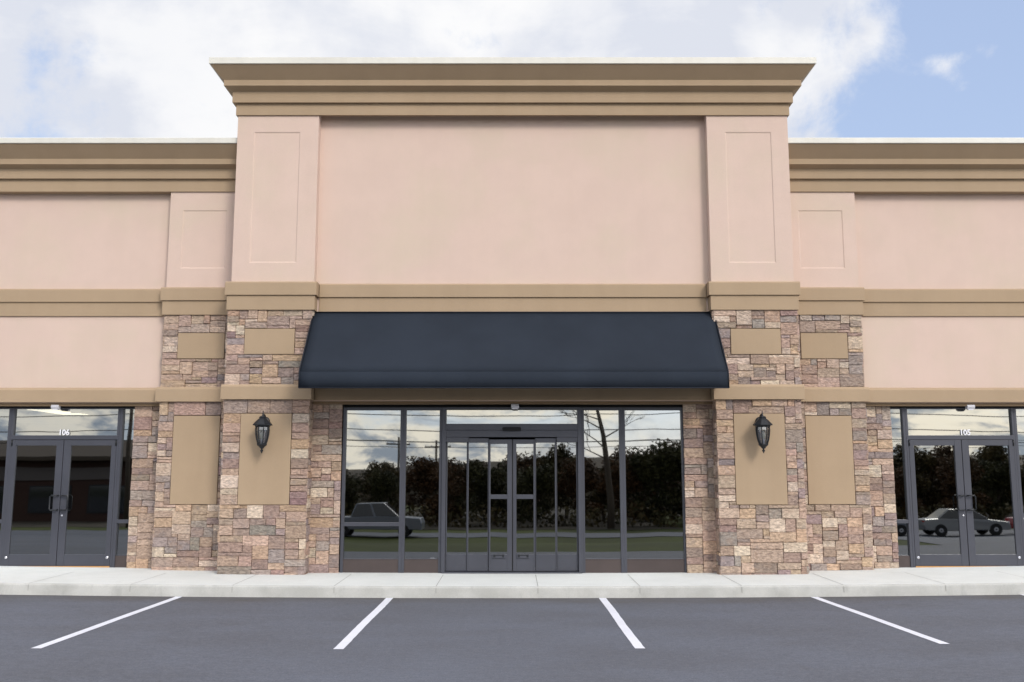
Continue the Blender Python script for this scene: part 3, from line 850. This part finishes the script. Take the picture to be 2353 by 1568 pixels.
# ------------------------------------------------------------------ wall lanterns
def make_lantern(x, side, label):
    L = empty('wall_lantern', (x, -.005, 2.60)); tag(L, label, 'wall lantern', 'black lanterns on the stone piers')
    # local: y 0 at the panel, lamp axis at y=-.235
    c = (0, -.235, 0)
    bp = MB()
    seg = 20
    for (r, y) in ((1.0, .0), (1.0, -.014), (.86, -.026), (.0, -.030)):
        for k in range(seg):
            a = 2 * math.pi * k / seg
            bp.v.append((.058 * r * math.cos(a), y, .02 + .105 * r * math.sin(a)))
    for i in range(3):
        for k in range(seg):
            k2 = (k + 1) % seg; bp.f.append([i * seg + k, i * seg + k2, (i + 1) * seg + k2, (i + 1) * seg + k]); bp.c.append(None)
    bp.build('backplate', M['black'], L, smooth=True)
    arm = MB()
    pts = [(0, -.02, .045)] + [(0, -.128 - .107 * math.cos(t), .085 + .085 * math.sin(t)) for t in [math.pi - math.pi * q / 9 for q in range(10)]][:0]
    pts = [(0, -.02, .04), (0, -.06, .055), (0, -.085, .09), (0, -.105, .125), (0, -.14, .147), (0, -.18, .150), (0, -.215, .140), (0, -.235, .112)]
    arm.tube(pts, [.016, .017, .017, .016, .015, .014, .013, .014], 8)
    sc = [(0, -.03, -.015), (0, -.07, -.02), (0, -.10, .01), (0, -.105, .05), (0, -.085, .075)]
    arm.tube(sc, .011, 8)
    arm.lathe([(.0, .10), (.016, .105), (.02, .125), (.012, .142), (.011, .17), (.007, .185), (.008, .20), (.004, .215), (.0, .218)], 10, c, cap=False)
    arm.build('arm', M['black'], L, smooth=True)
    roof = MB()
    roof.lathe([(.014, .128), (.040, .122), (.056, .104), (.052, .088), (.070, .072), (.096, .046), (.120, .016), (.143, -.010), (.143, -.026), (.120, -.030), (.112, -.030), (.108, -.052), (.10, -.052)], 8, c, cap=False, rot=math.pi / 8)
    roof.build('roof', M['black'], L)
    gl = MB().lathe([(.090, -.052), (.094, -.10), (.089, -.17), (.077, -.245), (.056, -.325)], 8, c, cap=False, rot=math.pi / 8)
    gl.build('glass', M['lglass'], L)
    cage = MB()
    for k in range(8):
        a = 2 * math.pi * k / 8 + math.pi / 8
        cage.tube([(c[0] + r * math.cos(a), c[1] + r * math.sin(a), z) for r, z in ((.096, -.05), (.099, -.10), (.094, -.17), (.082, -.245), (.060, -.33))], .0082, 5)
    cage.lathe([(.066, -.318), (.072, -.330), (.070, -.345), (.048, -.362), (.034, -.378), (.030, -.392), (.014, -.398), (.012, -.415), (.022, -.425), (.022, -.438), (.010, -.450), (.006, -.470), (.0, -.474)], 8, c, cap=False, rot=math.pi / 8)
    cage.lathe([(.0, -.316), (.066, -.318)], 8, c, cap=False, rot=math.pi / 8)
    cage.build('cage', M['black'], L)
    bu = MB().lathe([(.0, -.315), (.022, -.315), (.022, -.245), (.016, -.24)], 10, c, cap=False)
    bu.build('candle_sleeve', M['fitting'], L, smooth=True)
    MB().lathe([(.014, -.245), (.03, -.22), (.036, -.185), (.028, -.15), (.010, -.118), (.0, -.112)], 12, c, cap=False).build('bulb', M['bulb'], L, smooth=True)
    L.scale = (1.1, 1.0, 1.0)
    return L
make_lantern(-4.035, -1, 'black glass wall lantern on the tan panel left of the awning')
make_lantern(4.035, 1, 'black glass wall lantern on the tan panel right of the awning')

# small fittings above the doors
def fitting(x, y, z, lab, wide):
    o = empty('door_light', (x, y, z)); tag(o, lab, 'door light', 'small fittings above the doors')
    MB().box(-wide / 2 - .012, wide / 2 + .012, -.03, .04, -.012, .015).build('bracket', M['black'], o, bevel=.003)
    MB().extrude_x([(.035, -.012), (-.055, -.012), (-.07, -.045), (-.05, -.085), (.02, -.085)], -wide / 2, wide / 2).build('housing', M['fitting'], o, bevel=.004)
    MB().box(-wide / 2 + .02, wide / 2 - .02, -.045, .015, -.098, -.0855).build('lens', M['white'], o)
fitting(-7.83, .70, 2.985, 'small white fitting under the soffit above the door numbered 106', .13)
fitting(7.84, .70, 2.985, 'small white fitting under the soffit above the door numbered 105', .13)
fitting(.04, .255, 2.965, 'small grey fitting under the soffit above the sliding door', .13)
# dark boxes hanging just inside the transoms
for x, lab in ((-7.69, 'small dark box hanging behind the transom glass numbered 106'), (7.68, 'small dark box hanging behind the transom glass numbered 105')):
    o = empty('hanging_box', (x, 1.12, 2.90)); tag(o, lab, 'hanging box', 'boxes hanging inside the shop fronts')
    MB().box(-.07, .07, -.03, .03, -.04, .05).build('body', M['black'], o, bevel=.004)
    MB().tube([(0, 0, .05), (0, 0, .40)], .008, 6).build('stem', M['black'], o)
# lit ceiling light in the left shop
o = empty('ceiling_light', (-10.75, 7.0, 3.298)); tag(o, 'lit fluorescent ceiling light seen through the left shop transom', 'ceiling light')
MB().box(-.33, .33, -.95, .95, -.03, 0).build('housing', M['fitting'], o)
MB().box(-.30, .30, -.92, .92, -.038, -.031).build('diffuser', M['lamp_lit'], o)

# ------------------------------------------------------------------ the place across the street (seen mirrored in the glass)
def leaf_cloud(rnd, clumps, n, size):
    mb = MB()
    for (cx, cy, cz, rx, ry, rz) in clumps:
        for _ in range(n if rx > .55 else n // 6):
            while True:
                p = Vector((rnd.uniform(-1, 1), rnd.uniform(-1, 1), rnd.uniform(-1, 1)))
                if .25 < p.length < 1: break
            p = Vector((cx + p.x * rx, cy + p.y * ry, cz + p.z * rz))
            s = size * rnd.uniform(.6, 1.4)
            a = Vector((rnd.gauss(0, 1), rnd.gauss(0, 1), rnd.gauss(0, 1))).normalized()
            b_ = a.orthogonal().normalized(); b_ = (Matrix.Rotation(rnd.uniform(0, 6.28), 3, a) @ b_)
            mb.add([p - a * s, p + b_ * s * .6, p + a * s, p - b_ * s * .6], [(0, 1, 2, 3)])
    return mb
def tree_meshes(seed, leaf):
    rnd = random.Random(seed)
    tr = MB().tube([(0, 0, -.3), (.03, .02, .8), (.0, .05, 1.8), (.1, .0, 3.0), (.05, .05, 4.2)], [.17, .14, .12, .08, .03], 7)
    cl = []
    for k in range(13):
        a = rnd.uniform(0, 6.28); r = rnd.uniform(.2, 1.6); z = rnd.uniform(.9, 4.9)
        r *= 1.15 - abs(z - 2.6) / 4.2
        q = (r * math.cos(a), r * math.sin(a), z)
        if z > 1.4: tr.tube([(0, 0, max(.8, z - 1.2)), (q[0] * .5, q[1] * .5, z - .5), q], [.06, .04, .015], 5)
        s = rnd.uniform(.65, 1.15)
        cl.append((*q, s, s, s * .8))
        if z > 3.2:
            for _ in range(2): cl.append((q[0] + rnd.uniform(-.5, .5), q[1] + rnd.uniform(-.5, .5), q[2] + s * .75, .5, .5, .6))
    return tr.mesh('trunk', M['bark']), leaf_cloud(rnd, cl, 300, .115).mesh('crown', M[leaf])
kinds = [('leaf_green', 'dark green'), ('leaf_rust', 'rust tinted'), ('leaf_olive', 'olive')]
protos = [tree_meshes(100 + i, kinds[i % 3][0]) for i in range(6)]
trnd = random.Random(77)
def plant(x, y, h, k, label, group='trees across the road'):
    tm, cm = protos[k]
    t = empty('tree', (x, y, ground_z(x, y) - .05), trnd.uniform(0, 6.28)); s = h / 5.6
    t.scale = (s * trnd.uniform(1.0, 1.3), s * trnd.uniform(1.0, 1.3), s)
    tag(t, label, 'tree', group)
    for nm, me in (('trunk', tm), ('crown', cm)):
        q = bpy.data.objects.new(nm, me); COL.objects.link(q); q.parent = t
PROFILE = [(-.60, 1075), (-.20, 1070), (-.17, 1066), (-.13, 1062), (-.10, 1046), (-.075, 1048), (-.055, 1026), (0, 1022), (.04, 1018), (.07, 1046),
           (.11, 1040), (.135, 1022), (.16, 1000), (.19, 990), (.30, 1030), (.36, 1058), (.40, 1050), (.42, 1016), (.48, 1018), (.6, 1030)]
def tree_h(x, y):
    """height that reaches the tree line measured against the horizon (1118) from the mirrored eye"""
    d = -y + 16.6; a = x / d
    for (a0, v0), (a1, v1) in zip(PROFILE[:-1], PROFILE[1:]):
        if a0 <= a <= a1:
            v = v0 + (v1 - v0) * (a - a0) / (a1 - a0); break
    else: v = 1040
    return (1.76 + (1118 - v) * d / F_PX - ground_z(x, y)) * .95
LAB = 'tree in the row mirrored in the shop windows across the road'
i = 0
for row, (yy, step) in enumerate(((-53, 3.1), (-59, 3.5), (-66, 4.0), (-74, 4.4))):
    x = -33 + row * 1.2
    while x < 46:
        if not (x < -17 and row < 2):
            px, py = x + trnd.uniform(-.8, .8), yy + trnd.uniform(-1.2, 1.2)
            plant(px, py, tree_h(px, py) * trnd.uniform(.74, 1.03), trnd.randrange(6), LAB)
        x += step
# the wooded rise far beyond the trees
hb = MB(); hx = lin(-260, 260, 130); hr = random.Random(3)
hv = []
for j, (yy, k) in enumerate(((-118, 0), (-124, .7), (-134, 1), (-170, .8), (-240, 0))):
    for x in hx:
        top = 4.6 + 1.6 * math.sin(x * .02 + .6) + .5 * math.sin(x * .11) + hr.uniform(-.35, .35)
        hv.append((x, yy + hr.uniform(-1.5, 1.5), -1.3 + k * (top + 1.3)))
nh = len(hx)
hb.add(hv, [(j * nh + i, j * nh + i + 1, (j + 1) * nh + i + 1, (j + 1) * nh + i) for j in range(4) for i in range(nh - 1)])
hb.build('hills', M['woodland'])['kind'] = 'structure'
# hedge-like undergrowth below the row
mb = MB(); rnd = random.Random(8)
cl = [(x + rnd.uniform(-.6, .6), -50 + rnd.uniform(-1, 1), ground_z(x, -50) + rnd.uniform(.3, .9), 1.3, .9, rnd.uniform(.6, 1.2)) for x in lin(-16, 46, 44)]
cl += [(x + rnd.uniform(-.6, .6), -62.5 + rnd.uniform(-1, 1), ground_z(x, -62) + rnd.uniform(.6, 2.0), 1.6, .8, rnd.uniform(1.0, 1.7)) for x in lin(-34, 52, 62)]
ug = leaf_cloud(rnd, cl, 90, .16).build('undergrowth', M['leaf_olive']); ug['kind'] = 'stuff'
tag(ug, 'dark undergrowth below the trees mirrored in the windows', 'undergrowth')
# bare leaning tree
bt = empty('bare_tree', (6.3, -47, ground_z(6, -47))); tag(bt, 'tall bare tree mirrored right of the sliding door', 'tree')
mb = MB().tube([(0, 0, -.2), (.05, 0, 2), (-.1, 0, 4), (-.35, .1, 6), (-.75, .1, 8), (-1.1, .1, 10)], [.24, .21, .18, .14, .09, .04], 8)
mb.build('trunk', M['bark'], bt, smooth=True)
mb = MB(); rnd = random.Random(4)
def twig(p, d, L, r, n):
    q = p + d * L
    mb.tube([p, p + d * L * .5 + Vector((rnd.uniform(-.1, .1), 0, .05)), q], [r, r * .75, r * .5], 4)
    if n:
        for _ in range(3):
            nd = (d + Vector((rnd.uniform(-.8, .8), rnd.uniform(-.8, .8), rnd.uniform(-.3, .7)))).normalized()
            twig(p + d * L * rnd.uniform(.5, 1), nd, L * .62, r * .55, n - 1)
for z in (4.5, 5.2, 5.8, 6.4, 7.0, 7.6, 8.2, 8.9):
    x = -.1 - (z - 4) * .16
    twig(Vector((x, .08, z)), Vector((rnd.choice((-1, 1)) * rnd.uniform(.6, 1), rnd.uniform(-.5, .5), rnd.uniform(.1, .6))).normalized(), 1.7, .05, 3)
mb.build('branches', M['bark'], bt)

# utility poles with cross arms, and the wires strung along the street
def pole(x, y, h, label, arm=1.2):
    o = empty('utility_pole', (x, y, ground_z(x, y))); tag(o, label, 'utility pole', 'utility poles across the road')
    MB().tube([(0, 0, -.2), (0, 0, h * .5), (0, 0, h)], [.15, .13, .10], 10).build('pole', M['bark'], o, smooth=True)
    MB().box(-arm, arm, -.06, .06, h - .75, h - .62).build('crossarm', M['bark'], o)
    mb = MB()
    for k in (-.92, -.4, .4, .92): mb.lathe([(.03, 0), (.05, .03), (.05, .08), (.025, .14)], 8, (k * arm, 0, h - .62))
    mb.build('insulator', M['fitting'], o)
pole(-11.5, -82, 7.6, 'utility pole mirrored in the far left centre window')
pole(-7.6, -82, 7.4, 'utility pole mirrored in the second centre window')
pole(-24.5, -44.5, 9.5, 'tall dark pole mirrored in the narrow left shop sidelight')
def wire(y, z, sag, lab):
    mb = MB(); pts = []
    for k in range(61):
        x = -90 + 3 * k; u = ((x + 90) % 36) / 36
        pts.append((x, y, z - sag * 4 * u * (1 - u)))
    mb.tube(pts, .028, 5)
    tag(mb.build('power_line', M['wire']), lab, 'power line', 'power lines along the street')
for (y, z, sg) in ((-82, 6.9, .25), (-82.4, 7.5, .25), (-44.4, 8.6, .5), (-44.6, 7.7, .5), (-44.5, 6.6, .4), (-44.5, 5.9, .4)):
    wire(y, z + ground_z(0, -44), sg, 'thin dark power line mirrored across the shop windows')

# low dark building beyond the driveway, mirrored in the left doors
nb = empty('neighbour_building', (-39, -62, ground_z(-39, -62))); tag(nb, 'low dark brick building mirrored in the left shop doors', 'building')
MB().box(-13, 11, -6, 6, -.5, 4.6).build('wall', M['brick'], nb)
MB().extrude_x([(-7, 4.5), (7, 4.5), (7, 4.8), (0, 6.4), (-7, 4.8)], -13.6, 11.8).build('roof', M['bark'], nb)
for k in range(5):
    w0 = -11 + k * 4.5
    fr = MB().box(w0 - .1, w0 + 3.1, 5.98, 6.05, .6, 2.7).build('window', M['black'], nb)
    MB().box(w0, w0 + 3, 6.04, 6.07, .7, 2.6).build('pane', M['carglass'], fr)
MB().box(-11, 9, 6.0, 6.12, 3.1, 4.0).build('fascia', M['fascia'], nb)

# cars
def car(name, x, y, rz, prof, cab, L, Wd, paint, label, cat, group=None):
    o = empty(name, (x, y, ground_z(x, y) + .004), rz); tag(o, label, cat, group)
    # body: side outline swept across the width with tumblehome
    n = len(prof); mb = MB(); vs = []
    for (k, ins) in ((-1, .0), (-.86, None), (.86, None), (1, .0)):
        for (px, pz) in prof:
            yv = k * Wd / 2
            vs.append((px * (.985 if abs(k) == 1 else 1), yv * (1 if pz < .75 else .96), pz - (.03 if abs(k) == 1 and pz > .5 else 0)))
    fs = []
    for s in range(3):
        for i in range(n): fs.append((s * n + i, s * n + (i + 1) % n, (s + 1) * n + (i + 1) % n, (s + 1) * n + i))
    fs.append(tuple(range(n))[::-1]); fs.append(tuple(range(3 * n, 4 * n)))
    mb.add(vs, fs)
    body = mb.build('body', M[paint], o, bevel=.03)
    # cabin: tapered greenhouse
    (a0, z0, a1, z1, b1, b0) = cab
    hb, ht = Wd / 2 * .93, Wd / 2 * .74
    cv = [(a0, -hb, z0), (b0, -hb, z0), (b0, hb, z0), (a0, hb, z0), (a1, -ht, z1), (b1, -ht, z1), (b1, ht, z1), (a1, ht, z1)]
    MB().add(cv, [(0, 3, 2, 1), (4, 5, 6, 7), (0, 1, 5, 4), (1, 2, 6, 5), (2, 3, 7, 6), (3, 0, 4, 7)]).build('cabin', M[paint], o, bevel=.05)
    def lerp(p, q, t): return Vector(p) + (Vector(q) - Vector(p)) * t
    def quad(p, q, r, s, m=.1):
        P = [Vector(v) for v in (p, q, r, s)]; c = sum(P, Vector()) / 4
        nrm = (P[1] - P[0]).cross(P[3] - P[0]).normalized()
        P = [c + (v - c) * (1 - m) + nrm * .012 for v in P]
        return MB().add(P + [v - nrm * .03 for v in P], [(0, 1, 2, 3), (4, 7, 6, 5), (0, 4, 5, 1), (1, 5, 6, 2), (2, 6, 7, 3), (3, 7, 4, 0)])
    quad(cv[1], cv[2], cv[6], cv[5]).build('windscreen', M['carglass'], o)
    quad(cv[3], cv[0], cv[4], cv[7]).build('rear_window', M['carglass'], o)
    for (p, q, r, s) in ((cv[0], cv[1], cv[5], cv[4]), (cv[2], cv[3], cv[7], cv[6])):
        m0, m1 = lerp(p, q, .5), lerp(s, r, .5)
        quad(p, m0, m1, s, .12).build('side_window', M['carglass'], o)
        quad(m0, q, r, m1, .12).build('side_window', M['carglass'], o)
    for sx in (-L * .31, L * .32):
        for sy in (-1, 1):
            wq = MB().lathe([(.2, -.1), (.31, -.1), (.33, -.07), (.33, .07), (.31, .1), (.2, .1)], 18).build('wheel', M['tyre'], o, smooth=False)
            wq.location = (sx, sy * (Wd / 2 - .08), .33); wq.rotation_euler = (R(90), 0, 0)
            MB().lathe([(.0, -.095), (.08, -.105), (.2, -.09), (.2, .09), (.08, .105), (.0, .095)], 18, cap=False).build('rim', M['rim'], wq)
    for sy in (-1, 1):
        MB().box(L / 2 - .10, L / 2 - .01, sy * Wd * .36 - .17, sy * Wd * .36 + .17, .60, .74).build('headlight', M['headlamp'], o, bevel=.02)
        MB().box(-L / 2 + .01, -L / 2 + .10, sy * Wd * .36 - .15, sy * Wd * .36 + .15, .66, .84).build('taillight', M['taillamp'], o, bevel=.02)
    return o
sedan_p = [(-2.25, .32), (2.25, .30), (2.28, .55), (2.15, .74), (1.0, .90), (-1.35, .96), (-2.2, .90), (-2.28, .6)]
sedan_c = (-1.55, .90, -.85, 1.42, .25, 1.15)
truck_p = [(-2.6, .42), (2.6, .40), (2.65, .75), (2.55, 1.0), (1.3, 1.10), (-.7, 1.12), (-2.6, 1.10), (-2.65, .7)]
truck_c = (-1.2, 1.06, -.95, 1.80, .55, 1.45)
car('pickup_truck', -7.45, -37.0, 0, truck_p, truck_c, 5.2, 1.9, 'silver', 'silver pickup truck mirrored in the leftmost centre window', 'pickup truck')
car('parked_car', 24.2, -35.2, R(2), sedan_p, sedan_c, 4.5, 1.78, 'white_paint_car', 'pale saloon car mirrored low in the right shop door', 'car', 'cars mirrored in the right shop')
car('parked_car', 29.4, -35.6, R(-2), sedan_p, sedan_c, 4.5, 1.78, 'red_paint', 'red saloon car mirrored at the right edge of the photo', 'car', 'cars mirrored in the right shop')
car('parked_car', 19.0, -34.8, R(3), sedan_p, sedan_c, 4.5, 1.78, 'silver', 'silver saloon car mirrored in the right shop sidelight', 'car', 'cars mirrored in the right shop')
